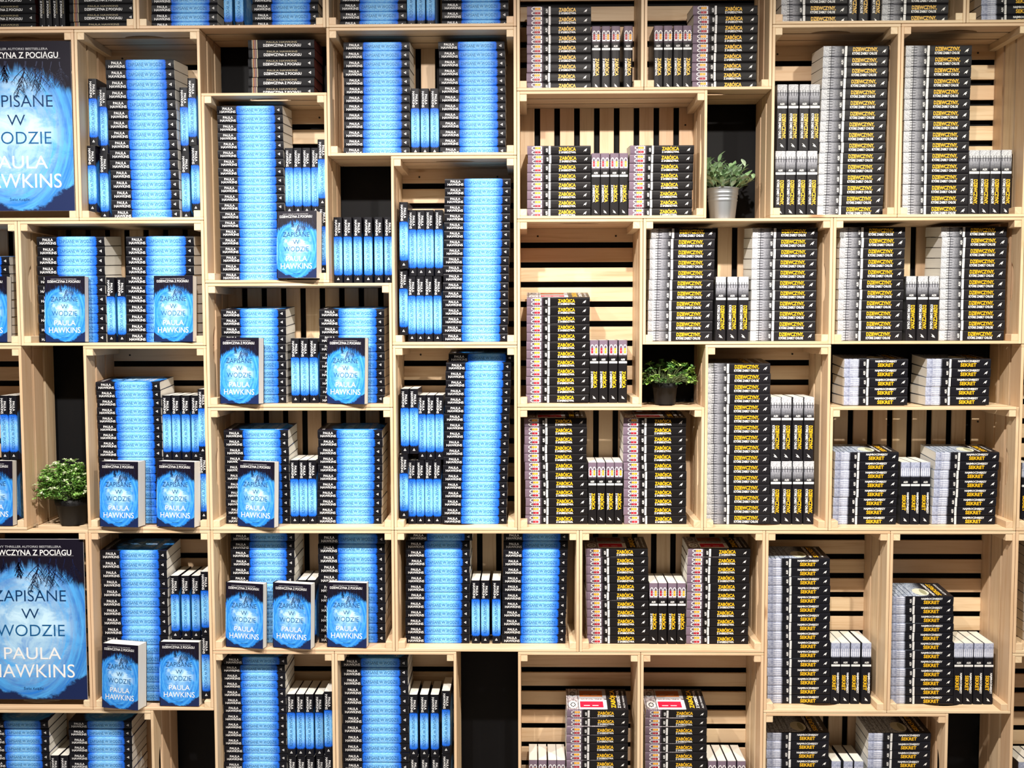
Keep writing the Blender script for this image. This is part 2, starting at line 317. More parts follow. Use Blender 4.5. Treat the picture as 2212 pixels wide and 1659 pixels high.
# ------------------------------------------------------------------ layout (metres)
# (key, left, bottom, crate kind, where, contents): S stack, U uprights, F facing out
LAYOUT = [
 ('T1', -1.8, 2.6, 'L', 'cut-off crate over the upper poster', [
   ('S','P',-1.6524,-1.6524,5,0.0287,'left',0,0),
   ('U','P',[-1.5255,-1.5045,-1.4821,-1.4611],0,[0.055,0.055,0.055,0.055],0,0,0),
   ('S','P',-1.3288,-1.3288,5,0.0287,'right',0,0),
 ]),
 ('T2', -1.2, 2.6, 'L', 'cut-off crate over the dark pile', [
   ('S','Z',-1.0652,-1.0652,6,0.0277,'left',6,0),
   ('U','Z',[-0.9252,-0.8894],0,[0.055,0.055],0,1,0),
   ('S','Z',-0.7405,-0.7405,6,0.0277,'right',6,0),
 ]),
 ('T3', -0.6, 2.6, 'L', 'cut-off crate above twin thirteen-high stacks', [
   ('S','Z',-0.4591,-0.4591,6,0.0277,'left',6,0),
   ('U','Z',[-0.3372,-0.3062,-0.2751],0,[0.055,0.055,0.055],0,1,0),
   ('S','Z',-0.1333,-0.1333,6,0.0277,'right',6,0),
 ]),
 ('T4', 0, 2.4, 'P', 'top crate with its stack leftmost', [
   ('S','K',0.1346,0.1333,9,0.02972,'',0,0),
   ('U','K',[0.2536,0.2847,0.3156,0.3555],0,[0.055,0.055,0.055,0.055],0,0,0),
 ]),
 ('T5', 0.4, 2.4, 'P', 'top crate with its uprights leftmost', [
   ('S','K',0.6637,0.6614,9,0.02956,'',0,0),
   ('U','K',[0.4515,0.4823,0.514,0.5436],0,[0.055,0.055,0.055,0.055],0,0,0),
 ]),
 ('T6', 0.8, 2.6, 'L', 'cut-off crate above sixteen-high stacks', [
   ('S','D',0.9444,0.9444,5,0.033,'left',0,0),
   ('U','D',[1.0659,1.1003,1.1391],0,[0.055,0.055,0.055],0,0,0),
   ('S','D',1.2612,1.2612,5,0.033,'right',0,0),
 ]),
 ('T7', 1.4, 2.6, 'L', 'cut-off crate in top right corner', [
   ('S','S',1.5735,1.5735,5,0.0307,'',0,0),
 ]),
 ('A1', -1.8, 2.0, 'P', 'tall crate holding the upper poster', [
 ]),
 ('A2', -1.4, 2.0, 'P', 'tall crate beside the upper poster', [
   ('S','Z',-1.2127,-1.2052,16,0.03183,'',0,0),
   ('U','Z',[-1.3674],1,[0.05],0,0,0.0225),
   ('U','Z',[-1.3442],1,[0.07],1,0,0),
   ('U','Z',[-1.0827],1,[0.08],2,0,0),
   ('U','Z',[-1.0461],1,[0.05],3,0,0.0225),
   ('U','Z',[-1.3749],0,[0.045],0,0,0.0225),
   ('U','Z',[-1.342],0,[0.06],1,0,0),
   ('U','Z',[-1.079],0,[0.07],2,0,0),
   ('U','Z',[-1.0402],0,[0.05],3,0,0.0225),
 ]),
 ('A3', -1.0, 2.4, '', 'open bay over a twenty-high stack', [
   ('S','P',-0.7544,-0.7573,6,0.02965,'',0,0),
 ]),
 ('A4', -1.0, 1.8, 'P', 'tall crate under the dark pile', [
   ('S','Z',-0.8596,-0.8585,20,0.02803,'',0,0),
   ('U','Z',[-0.737,-0.7092,-0.6807,-0.6522],1,[0.055,0.055,0.055,0.055],0,0,0),
   ('U','Z',[-0.6247],1,[0.03],4,0,0.0225),
   ('U','Z',[-0.737,-0.7084,-0.6806,-0.6541],0,[0.055,0.055,0.055,0.055],0,1,0),
   ('U','Z',[-0.6247],0,[0.03],4,0,0.0225),
   ('F',-0.7671,0.151,0.05,''),
 ]),
 ('A5', -0.6, 2.2, 'L', 'wide crate with twin thirteen-high stacks', [
   ('S','Z',-0.4489,-0.4527,13,0.0276,'left',0,0),
   ('U','Z',[-0.327,-0.2963,-0.2651],0,[0.055,0.055,0.055],0,0,0),
   ('S','Z',-0.1441,-0.1413,13,0.0276,'right',0,0),
 ]),
 ('A6', -0.6, 1.8, '', 'open bay of six upright books', [
   ('U','Z',[-0.5806,-0.549,-0.5167,-0.4829,-0.4491,-0.4168],0,[0.05,0.05,0.05,0.05,0.05,0.05],0,0,0),
 ]),
 ('A7', -0.4, 1.6, 'P', 'tall crate right of six uprights', [
   ('S','Z',-0.1268,-0.1381,19,0.02765,'',0,0),
   ('U','Z',[-0.3646],1,[0.03],0,0,0.0225),
   ('U','Z',[-0.3393,-0.3116,-0.2838,-0.2539],1,[0.055,0.055,0.055,0.055],1,0,0),
   ('U','Z',[-0.3685],0,[0.04],0,0,0.0225),
   ('U','Z',[-0.343,-0.3156,-0.2884,-0.2596],0,[0.055,0.055,0.055,0.055],1,0,0),
 ]),
 ('A8', 0, 2.0, 'L', 'wide crate left of the bucket plant', [
   ('S','K',0.1363,0.135,8,0.02856,'left',0,0),
   ('U','K',[0.2535,0.283,0.3132,0.3426],0,[0.055,0.055,0.055,0.055],0,0,0),
   ('S','K',0.4649,0.4605,8,0.02856,'right',0,0),
 ]),
 ('A10', 0.8, 2.0, 'P', 'tall crate right of the bucket plant', [
   ('S','D',1.0779,1.0686,16,0.03356,'',0,0),
   ('U','D',[0.8474,0.8827,0.9181,0.9512],1,[0.055,0.055,0.055,0.055],0,0,0),
   ('U','D',[0.8443,0.8774,0.9119,0.9465],0,[0.055,0.055,0.055,0.055],0,0,0),
 ]),
 ('A11', 1.2, 2.0, 'P', 'tall crate in upper right corner', [
   ('S','D',1.3381,1.3388,16,0.03356,'',0,0),
   ('U','D',[1.4609,1.4947,1.5285,1.5638],0,[0.055,0.055,0.055,0.055],0,0,0),
 ]),
 ('B0', -2.2, 1.6, 'L', 'cut-off wide crate at left edge', [
   ('S','Z',-1.7637,-1.7675,10,0.02806,'',8,0),
   ('F',-1.7816,0.03,0.028,''),
 ]),
 ('B1', -1.6, 1.6, 'L', 'wide crate left of twenty-high stack', [
   ('S','Z',-1.4536,-1.4562,11,0.03133,'left',7,0),
   ('U','Z',[-1.3287,-1.2937],0,[0.055,0.055],0,0,0),
   ('S','Z',-1.1619,-1.1671,11,0.03133,'right',7,0),
   ('F',-1.5286,0.03,0.028,'left'),
   ('F',-1.1728,0.125,0.0297,'right'),
 ]),
 ('B2', -1.0, 1.4, 'L', 'wide crate below the six uprights', [
   ('S','Z',-0.8602,-0.8643,11,0.02792,'left',7,0),
   ('U','Z',[-0.727,-0.6966,-0.6663],0,[0.055,0.055,0.055],0,0,0),
   ('S','Z',-0.5391,-0.5401,11,0.02792,'right',7,0),
   ('F',-0.9597,0.17,0.0393,'left'),
   ('F',-0.6165,0.266,0.028,'right'),
 ]),
 ('B3', 0, 1.4, 'P', 'tall crate left of round-leaf plant', [
   ('S','K',0.1329,0.1308,12,0.0286,'',0,0.02),
   ('U','K',[0.2497,0.2798,0.3114,0.343],0,[0.055,0.055,0.055,0.055],0,0,0),
 ]),
 ('B4', 0.4, 1.6, 'L', 'wide crate above the round-leaf plant', [
   ('S','D',0.5337,0.5261,11,0.03308,'left',0,0),
   ('U','D',[0.6583,0.6956,0.7315],0,[0.055,0.055,0.055],0,0,0),
   ('S','D',0.8608,0.8596,11,0.03308,'right',0,0),
 ]),
 ('B5', 1.0, 1.6, 'L', 'wide crate over two five-high stacks', [
   ('S','D',1.1425,1.1384,11,0.03322,'left',0,0),
   ('U','D',[1.2701,1.3072,1.3428],0,[0.055,0.055,0.055],0,0,0),
   ('S','D',1.4665,1.4661,11,0.03322,'right',0,0),
 ]),
 ('B6', 1.6, 1.6, 'L', 'cut-off wide crate at right edge', [
 ]),
 ('C0', -2.0, 1.0, 'P', 'cut-off tall crate beside variegated plant', [
   ('U','Z',[-1.6928,-1.6636],1,[0.055,0.055],0,1,0),
   ('U','Z',[-1.6999,-1.6706],0,[0.055,0.055],0,1,0),
   ('F',-1.7834,0.03,0.028,''),
 ]),
 ('C1', -1.4, 1.0, 'P', 'tall crate right of variegated plant', [
   ('S','Z',-1.2772,-1.274,17,0.02768,'',8,0),
   ('U','Z',[-1.154,-1.1233,-1.0912,-1.0591],1,[0.055,0.055,0.055,0.055],0,0,0),
   ('U','Z',[-1.0246],1,[0.02],4,0,0.0225),
   ('U','Z',[-1.1526,-1.1219,-1.0896,-1.0574],0,[0.055,0.055,0.055,0.055],0,1,0),
   ('U','Z',[-1.0254],0,[0.02],4,0,0.0225),
   ('F',-1.3572,0.12,0.05,'left'),
   ('F',-1.1737,0.174,0.0432,'right'),
 ]),
 ('C2', -1.0, 1.0, 'L', 'wide crate with one display book', [
   ('S','Z',-0.8583,-0.8577,11,0.0283,'left',7,0),
   ('U','Z',[-0.7356,-0.7065,-0.6774],0,[0.055,0.055,0.055],0,0,0),
   ('S','Z',-0.5492,-0.5545,11,0.0283,'right',0,0),
   ('F',-0.9133,0.253,0.0303,''),
 ]),
 ('C3', -0.4, 1.0, 'P', 'tall crate under the nineteen-high stack', [
   ('S','Z',-0.1262,-0.1434,20,0.02806,'',0,0),
   ('U','Z',[-0.3662,-0.3368],1,[0.03,0.03],0,0,0.0225),
   ('U','Z',[-0.3126,-0.2848,-0.2562],1,[0.055,0.055,0.055],2,0,0),
   ('U','Z',[-0.3714],0,[0.03],0,0,0.0225),
   ('U','Z',[-0.3476,-0.3202,-0.2922,-0.2649],0,[0.055,0.055,0.055,0.055],1,0,0),
 ]),
 ('C4', 0, 1.0, 'L', 'wide crate below the round-leaf plant', [
   ('S','K',0.1229,0.1279,12,0.02924,'left',0,0),
   ('U','K',[0.2449,0.2736,0.3029,0.3308],0,[0.055,0.055,0.055,0.055],0,0,0),
   ('S','K',0.4468,0.4506,12,0.02924,'right',0,0),
 ]),
 ('C5', 0.6, 1.0, 'P', 'tall crate right of round-leaf plant', [
   ('S','D',0.7163,0.7208,16,0.03301,'',0,0),
   ('U','D',[0.8406,0.8752,0.9128,0.9488],1,[0.055,0.055,0.055,0.055],0,0,0),
   ('U','D',[0.8429,0.8791,0.9152,0.9514],0,[0.055,0.055,0.055,0.055],0,0,0),
 ]),
 ('C6g', 1.0, 1.4, '', 'open bay of two five-high stacks', [
   ('S','S',1.1611,1.1626,5,0.03013,'left',0,0),
   ('S','S',1.426,1.426,5,0.03013,'right',0,0),
 ]),
 ('C6', 1.0, 1.0, 'L', 'wide crate under the five-high stacks', [
   ('S','S',1.1371,1.1341,8,0.02976,'left',0,0),
   ('U','S',[1.2651,1.2966,1.3296],0,[0.055,0.055,0.055],0,0,0),
   ('S','S',1.4611,1.4551,8,0.02976,'right',0,0),
 ]),
 ('C7', 1.6, 1.0, 'P', 'cut-off tall crate at right edge', [
   ('U','S',[1.6479],0,[0.04],0,0,0),
 ]),
 ('D0', -1.8, 0.4, 'P', 'tall crate holding the lower poster', [
 ]),
 ('D1', -1.4, 0.4, 'P', 'tall crate right of lower poster', [
   ('S','Z',-1.2732,-1.2761,16,0.03194,'',7,0),
   ('U','Z',[-1.141,-1.1054,-1.0714],1,[0.055,0.055,0.055],0,0,0),
   ('U','Z',[-1.0282],1,[0.02],3,0,0.0225),
   ('U','Z',[-1.1459,-1.1102,-1.076],0,[0.055,0.055,0.055],0,1,0),
   ('U','Z',[-1.0303],0,[0.02],3,0,0.0225),
   ('F',-1.3664,0.205,0.05,'left'),
   ('F',-1.1838,0.043,0.0283,'right'),
 ]),
 ('D2', -1.0, 0.6, 'L', 'wide crate with three display books', [
   ('S','Z',-0.8421,-0.8533,13,0.02843,'left',8,0),
   ('U','Z',[-0.7156,-0.6848],0,[0.055,0.055],0,1,0),
   ('S','Z',-0.5484,-0.5498,11,0.03332,'right',7,0),
   ('F',-0.9605,0.201,0.0289,'left'),
   ('F',-0.8037,0.199,0.0344,'middle'),
   ('F',-0.6274,0.092,0.028,'right'),
 ]),
 ('D3', -0.4, 0.6, 'L', 'wide crate above the empty dark bay', [
   ('S','Z',-0.2623,-0.2679,13,0.02867,'left',0,0),
   ('U','Z',[-0.1398,-0.1084,-0.0716],0,[0.055,0.055,0.055],0,0,0),
   ('S','Z',0.0587,0.0515,13,0.02867,'right',0,0),
 ]),
 ('D4', 0.2, 0.6, 'L', 'wide crate above two half-empty crates', [
   ('S','K',0.3265,0.3301,11,0.02911,'left',0,0),
   ('U','K',[0.4477,0.4777,0.5094,0.5396],0,[0.055,0.055,0.055,0.055],0,0,0),
   ('S','K',0.6603,0.6575,11,0.02911,'right',0,0),
 ]),
 ('D5', 0.8, 0.4, 'P', 'tall crate left of twelve-high stack', [
   ('S','S',0.9218,0.9284,16,0.03049,'',0,0),
   ('U','S',[1.0486,1.0805,1.114,1.1504],0,[0.055,0.055,0.055,0.055],0,0,0),
 ]),
 ('D6', 1.2, 0.4, 'P', 'tall crate with the twelve-high stack', [
   ('S','S',1.3267,1.3326,12,0.03019,'',0,0),
   ('U','S',[1.4523,1.4841,1.5174,1.5507],0,[0.055,0.055,0.055,0.055],0,0,0),
 ]),
 ('D7', 1.6, 0.6, 'L', 'cut-off lower crate at right edge', [
   ('S','S',1.7812,1.7887,11,0.03136,'',0,0),
 ]),
 ('E0', -1.8, 0, 'L', 'cut-off crate under the lower poster', [
   ('S','Z',-1.6817,-1.6817,12,0.0277,'left',12,0),
   ('U','Z',[-1.5603,-1.5274],0,[0.055,0.055],0,1,0),
   ('S','Z',-1.4014,-1.4014,12,0.0277,'right',12,0),
 ]),
 ('E1', -1.0, 0, 'P', 'bottom crate under three display books', [
   ('S','Z',-0.8817,-0.8794,20,0.02766,'',0,0),
   ('U','Z',[-0.7591,-0.728,-0.6977,-0.6651],1,[0.055,0.055,0.055,0.055],0,0,0),
   ('U','Z',[-0.6274],1,[0.02],4,0,0.0225),
   ('U','Z',[-0.7579,-0.7268,-0.6964,-0.6637],0,[0.055,0.055,0.055,0.055],0,0,0),
   ('U','Z',[-0.6292],0,[0.02],4,0,0.0225),
 ]),
 ('E2', -0.6, 0, 'P', 'bottom crate left of the dark bay', [
   ('S','Z',-0.4769,-0.4748,17,0.03236,'',0,0),
   ('U','Z',[-0.3495,-0.3139,-0.2783],1,[0.055,0.055,0.055],0,0,0),
   ('U','Z',[-0.2384],1,[0.03],3,0,0.0225),
   ('U','Z',[-0.3486,-0.3129,-0.2772],0,[0.055,0.055,0.055],0,0,0),
   ('U','Z',[-0.2392],0,[0.03],3,0,0.0225),
 ]),
 ('E3', 0, 0, 'P', 'bottom crate right of the dark bay', [
   ('S','K',0.264,0.2617,13,0.02915,'',0,0.024),
   ('U','K',[0.0496,0.0812,0.1137,0.143],0,[0.055,0.055,0.055,0.055],0,0,0),
 ]),
 ('E4', 0.4, 0, 'P', 'bottom crate with uprights rightmost', [
   ('S','K',0.525,0.525,13,0.02915,'',0,0.024),
   ('U','K',[0.6464,0.6786,0.7109,0.7431],0,[0.055,0.055,0.055,0.055],0,0,0),
 ]),
 ('E5', 0.8, 0, 'L', 'cut-off crate at bottom right', [
   ('S','S',0.9283,0.9301,10,0.03032,'left',0,0),
   ('U','S',[1.0571,1.0969,1.132],0,[0.055,0.055,0.055],0,0,0),
   ('S','S',1.2624,1.2649,10,0.03032,'right',0,0),
 ]),
 ('E7', 1.6, 0, 'P', 'cut-off tall crate at bottom right edge', [
   ('U','S',[1.6731,1.7065,1.74],0,[0.055,0.055,0.055],0,0,0),
 ]),
]

# ------------------------------------------------------------------ the setting
def struct(name, lo, hi, mat):
    g = Geo(); g.box(lo, hi)
    o = obj(name, g.mesh(name, [mat])); o['kind'] = 'structure'
    return o
_w = NT('charcoal_wall_paint', 0.6, 0.15)
_tc = _w.t.nodes.new('ShaderNodeTexCoord')
WALLM = _w.out(_w.mix(_w.noise(_tc.outputs['Object'], 3.0, 3), (0.003, 0.003, 0.0034), (0.0065, 0.0065, 0.0075)))
FLOORM = flat('grey_floor', (0.32, 0.30, 0.28), 0.5)
struct('wall_back', (-2.7, 0.240, 0), (2.7, 0.36, 3.4), WALLM)
struct('floor', (-2.7, -4.2, -0.1), (2.7, 0.36, 0), FLOORM)

# ------------------------------------------------------------------ crates
TH, DEP, BAT = 0.009, 0.222, 0.022
SL = 0.066                       # slat width on the sides (three slats, two gaps)
SIDE_Y = [(0.0, SL), (0.078, 0.078 + SL), (0.156, 0.156 + SL)]
def crate_parts(wide):
    W, H = 0.3985, 0.5985
    parts = []
    def end(zlo, zhi, sd):
        g = Geo()
        for k, (a, b) in enumerate(SIDE_Y):
            if k == 0:           # the front slat carries the half-oval hand hold
                n = 12
                pts = [(-W / 2, a), (W / 2, a), (W / 2, b)]
                pts += [(0.062 * math.cos(t * math.pi / n), b - 0.024 * math.sin(t * math.pi / n)) for t in range(n + 1)]
                pts += [(-W / 2, b)]
                lo_ = [(x, y, zlo) for x, y in pts]; hi_ = [(x, y, zhi) for x, y in pts]
                N = len(pts)
                at = [(x, y, sd + k) for x, y in pts] * 2
                fs = [tuple(range(N))[::-1], tuple(range(N, 2 * N))] + [(i, (i + 1) % N, N + (i + 1) % N, N + i) for i in range(N)]
                g.add(lo_ + hi_, fs, 0, at)
            else:
                g.box((-W / 2, a, zlo), (W / 2, b, zhi), 0, sd + k, 0)
        return g
    parts.append(('end_panel', end(H / 2 - TH, H / 2, 1.0)))
    parts.append(('end_panel', end(-H / 2, -H / 2 + TH, 5.0)))
    for s, sd in ((-1, 11.0), (1, 15.0)):
        g = Geo()
        for k, (a, b) in enumerate(SIDE_Y):
            x0, x1 = sorted((s * W / 2, s * (W / 2 - TH)))
            g.box((x0, a, -H / 2 + TH), (x1, b, H / 2 - TH), 0, sd + k, 2)
        parts.append(('side_panel', g))
    g = Geo()
    inner = H - 2 * TH; pit = inner / 9 + 0.0006
    for k in range(9):
        z0 = -inner / 2 + k * (inner - 0.0475) / 8
        g.box((-W / 2 + TH, DEP - TH, z0), (W / 2 - TH, DEP, z0 + 0.0475), 0, 21.0 + k * 1.7, 0)
    parts.append(('back_panel', g))
    for sx in (-1, 1):
        for sz in (-1, 1):
            x0, x1 = sorted((sx * (W / 2 - TH), sx * (W / 2 - TH - BAT)))
            z0, z1 = sorted((sz * (H / 2 - TH), sz * (H / 2 - TH - BAT)))
            for name, y1 in (('corner_batten', DEP - TH), ('short_batten', 0.044)):
                g = Geo()
                g.box((x0, 0.0015, z0), (x1, y1, z1), 0, 41 + sx + sz * 2.3, 1)
                parts.append((name, g))
    for sx in (-1, 1):
        g = Geo()
        cx, cz = sx * 0.132, H / 2 - TH - 0.027
        ring = [(cx + 0.0032 * math.cos(t * math.pi / 6), cz + 0.0032 * math.sin(t * math.pi / 6)) for t in range(12)]
        g.add([(x, DEP - TH - 0.0012, z) for x, z in ring] + [(x, DEP - TH + 0.002, z) for x, z in ring],
              [tuple(range(12))] + [(i, i + 12, (i + 1) % 12 + 12, (i + 1) % 12) for i in range(12)], 0)
        parts.append(('screw', g))
    out = []
    for name, g in parts:
        if wide: g.v = [(z, y, -x + W / 2 + 0.0005) for x, y, z in g.v]
        else: g.v = [(x, y, z + H / 2 + 0.0005) for x, y, z in g.v]
        mats = [flat_screw] if name == 'screw' else [PINE if 'batten' not in name else PINE_END]
        out.append((name, g.mesh(name, mats, 'grain', bevel=0.0 if name == 'screw' else 0.0011)))
    return out
flat_screw = flat('blackened_screw', (0.012, 0.010, 0.010), 0.4)
CRATE = {'P': crate_parts(False), 'L': crate_parts(True)}
def place_crate(x0, z0, o, label):
    w = 0.4 if o == 'P' else 0.6
    r = empty('wooden_crate', (x0 + w / 2, 0, z0))
    tag(r, label, 'crate', 'pine crates stacked into a book wall')
    for name, me in CRATE[o]:
        if 'batten' in name:     # battens are full depth, short where books are stacked over that corner
            vx = [v.co.x + x0 + w / 2 for v in me.vertices]; vz = [v.co.z + z0 for v in me.vertices]
            hit = any(a0 < max(vx) and a1 > min(vx) and b0 < max(vz) and b1 > min(vz) for a0, a1, b0, b1 in BOXES)
            if hit == (name == 'corner_batten'): continue
            name = 'corner_batten'
        obj(name, me, r)
    return r
BOXES = []

# ------------------------------------------------------------------ books
SPEC = {  # length, width, thickness, spine, front
    'Z': (0.212, 0.132, 0.0277), 'K': (0.204, 0.132, 0.0285), 'D': (0.208, 0.134, 0.0330),
    'S': (0.205, 0.132, 0.0305), 'P': (0.213, 0.130, 0.0290)}
def cover_mesh(kind, sp, fr, bk):
    L, W, T = SPEC[kind]
    t = 0.0006
    outer = [(W, 0), (0.0045, 0), (0.0013, 0.0010), (0.0003, 0.0050), (0, T / 2), (0.0003, T - 0.0050), (0.0013, T - 0.0010), (0.0045, T), (W, T)]
    inner = [(W, t), (0.0045, t), (0.0019, 0.0016), (0.0010, 0.0050), (0.0008, T / 2), (0.0010, T - 0.0050), (0.0019, T - 0.0016), (0.0045, T - t), (W, T - t)]
    g = Geo(); n = len(outer)
    A = lambda x, y, z: (x / L + 0.5, y / W, z / T)
    for i in range(n - 1):
        m = 2 if i == 0 else (1 if i == n - 2 else 0)
        (y0, z0), (y1, z1) = outer[i], outer[i + 1]
        q = [(L / 2, y0, z0), (-L / 2, y0, z0), (-L / 2, y1, z1), (L / 2, y1, z1)]
        g.face(q, m, [A(*p) for p in q])
        (a0, b0), (a1, b1) = inner[i], inner[i + 1]
        q = [(-L / 2, a0, b0), (L / 2, a0, b0), (L / 2, a1, b1), (-L / 2, a1, b1)]
        g.face(q, 2, [A(*p) for p in q])
        for s in (-1, 1):
            x = s * L / 2
            g.face([(x, y0, z0), (x, y1, z1), (x, a1, b1), (x, a0, b0)], m, [A(x, y0, z0)] * 4)
    for (y0, z0), (y1, z1) in ((outer[0], inner[0]), (outer[-1], inner[-1])):
        g.face([(-L / 2, y0, z0), (L / 2, y0, z0), (L / 2, y1, z1), (-L / 2, y1, z1)], 2)
    return g.mesh('book_cover', [sp, fr, bk])
def page_mesh(kind, mat):
    L, W, T = SPEC[kind]
    lo = (-L / 2 + 0.0006, 0.0052, 0.0007); hi = (L / 2 - 0.0006, W - 0.0010, T - 0.0007)
    g = Geo(); g.box(lo, hi)
    g.at = [(x * 3, y * 3, z / T) for x, y, z in g.v]
    return g.mesh('page_block', [mat])

def bird(g, u, w, L, T, fr, m):
    cx, cz = (u - 0.5) * L, w * T; s = T * 0.22
    p = [(-1.0, -0.9), (-0.55, -0.15), (-0.1, 0.35), (0.9, 0.9), (0.5, 0.25), (0.75, -0.05), (0.2, -0.3), (0.35, -0.75), (-0.35, -0.35)]
    put_poly(g, [(cx + x * s, cz + y * s) for x, y in p], fr, m)
def tri_mark(g, u, w, L, T, fr, m, m2):
    cx, cz = (u - 0.5) * L, w * T; s = T * 0.145
    put_poly(g, [(cx - s, cz), (cx + s * 0.9, cz + s * 1.05), (cx + s * 0.9, cz - s * 1.05)], fr, m)
    fr2 = lambda x, z: tuple(a + b for a, b in zip(fr(x, z), (0, -0.00012, 0)))
    put_poly(g, [(cx - s * 0.35, cz), (cx + s * 0.5, cz + s * 0.52), (cx + s * 0.5, cz - s * 0.52)], fr2, m2)

def spine_print(kind):
    L, W, T = SPEC[kind]
    g = Geo()
    fr = lambda x, z: (x, -0.0003, z)
    fr2 = lambda x, z: (x, -0.00042, z)
    U = lambda u: (u - 0.5) * L
    def line(s, u0, u1, w, cap, m, bold=0.0): put_text(g, s, U((u0 + u1) / 2), w * T, (u1 - u0) * L, cap * T, fr, m, bold)
    def cross(s, u, w, width, cap, m, bold, f=fr):   # reads upright when the book stands
        xc, zc = U(u), w * T
        put_text(g, s, 0, 0, width, cap, lambda a, b: (xc - b, f(0, 0)[1], zc + a), m, bold)
    def arch(w, col):
        zc = w * T; hw = 0.175 * T
        def shape(k, top, foot):
            pts = [(U(foot), zc - hw * k), (U(top + 0.035), zc - hw * k)]
            pts += [(U(top + 0.035) - 0.035 * L * math.sin(t * math.pi / 6), zc - hw * k * math.cos(t * math.pi / 6)) for t in range(1, 6)]
            return pts + [(U(top + 0.035), zc + hw * k), (U(foot), zc + hw * k)]
        put_poly(g, shape(1.0, 0.068, 0.222), fr, 0)
        put_poly(g, shape(0.74, 0.082, 0.212), fr2, 3)
        fr3 = lambda x, z: (x, -0.00052, z)
        put_poly(g, rect(U(0.125), zc - hw * 0.66, U(0.208), zc + hw * 0.66), fr3, col)
        for uu in (0.105, 0.135, 0.165, 0.195):
            for ss in (-1, 1): put_poly(g, rect(U(uu), zc + ss * hw * 1.0 - 0.0006, U(uu + 0.012), zc + ss * hw * 1.0 + 0.0016 * ss), fr, 0)
        put_poly(g, rect(U(0.222), zc - hw * 1.1, U(0.232), zc + hw * 1.1), fr, 0)
        fr4 = lambda x, z: (x, -0.00062, z)
        put_poly(g, rect(U(0.165), zc - hw * 0.30, U(0.169), zc + hw * 0.30), fr4, 0)
    if kind == 'Z':
        line('PAULA', 0.088, 0.240, 0.67, 0.27, 0, 0.012)
        line('HAWKINS', 0.043, 0.283, 0.32, 0.27, 0, 0.012)
        line('ZAPISANE W WODZIE', 0.325, 0.845, 0.50, 0.36, 1, -0.004)
        tri_mark(g, 0.935, 0.5, L, T, fr, 0, 2)
        mats = [WHITE, TEAL, BLACK]
    elif kind == 'K':
        line('ZABÓJCA', 0.495, 0.765, 0.62, 0.36, 1, 0.035)
        line('Z SĄSIEDZTWA', 0.495, 0.765, 0.26, 0.21, 0, 0.035)
        put_poly(g, rect(U(0.337), T * 0.04, U(0.368), T * 0.96), fr, 0)
        cross('MARWOOD', 0.3525, 0.5, T * 0.80, L * 0.015, 2, 0.0, fr2)
        cross('ALEX', 0.308, 0.5, T * 0.48, L * 0.028, 0, 0.035)
        arch(0.27, 4); arch(0.73, 5)
        bird(g, 0.915, 0.5, L, T, fr, 0)
        mats = [WHITE, YELLOW, GREY, flat('dusky_mauve_ink', (0.12, 0.08, 0.12)), flat('dull_red_ink', (0.40, 0.012, 0.03)), flat('amber_ink', (0.85, 0.40, 0.03))]
    elif kind == 'D':
        line('DZIEWCZYNY,', 0.447, 0.825, 0.67, 0.34, 1, 0.035)
        line('KTÓRE ZABIŁY CHLOE', 0.440, 0.815, 0.29, 0.22, 0, 0.035)
        put_poly(g, rect(U(0.325), T * 0.03, U(0.360), T * 0.97), fr, 0)
        cross('MARWOOD', 0.3425, 0.5, T * 0.82, L * 0.016, 2, 0.0, fr2)
        cross('ALEX', 0.295, 0.5, T * 0.46, L * 0.028, 0, 0.035)
        bird(g, 0.925, 0.5, L, T, fr, 0)
        mats = [WHITE, YELLOW, GREY]
    elif kind == 'S':
        line('NAJMROCZNIEJSZY', 0.485, 0.825, 0.76, 0.20, 0, 0.035)
        line('SEKRET', 0.525, 0.775, 0.35, 0.36, 1, 0.030)
        put_poly(g, rect(U(0.350), T * 0.03, U(0.382), T * 0.97), fr, 0)
        cross('MARWOOD', 0.366, 0.5, T * 0.82, L * 0.016, 2, 0.0, fr2)
        cross('ALEX', 0.318, 0.5, T * 0.48, L * 0.028, 0, 0.035)
        bird(g, 0.925, 0.5, L, T, fr, 0)
        mats = [WHITE, YELLOW, GREY]
    else:
        line('PAULA HAWKINS', 0.28, 0.74, 0.74, 0.19, 1, 0.01)
        line('DZIEWCZYNA Z POCIĄGU', 0.23, 0.80, 0.40, 0.27, 0, 0.022)
        for a, b, m in ((0.060, 0.070, 1), (0.078, 0.086, 3), (0.092, 0.118, 4), (0.124, 0.140, 1)):
            put_poly(g, rect(U(a), T * 0.03, U(b), T * 0.97), fr, m)
        tri_mark(g, 0.925, 0.5, L, T, fr, 0, 2)
        mats = [WHITE, GOLD, BLACK, ORANGE, flat('dusky_red_ink', (0.16, 0.07, 0.07))]
    return g.mesh('spine_lettering', mats)

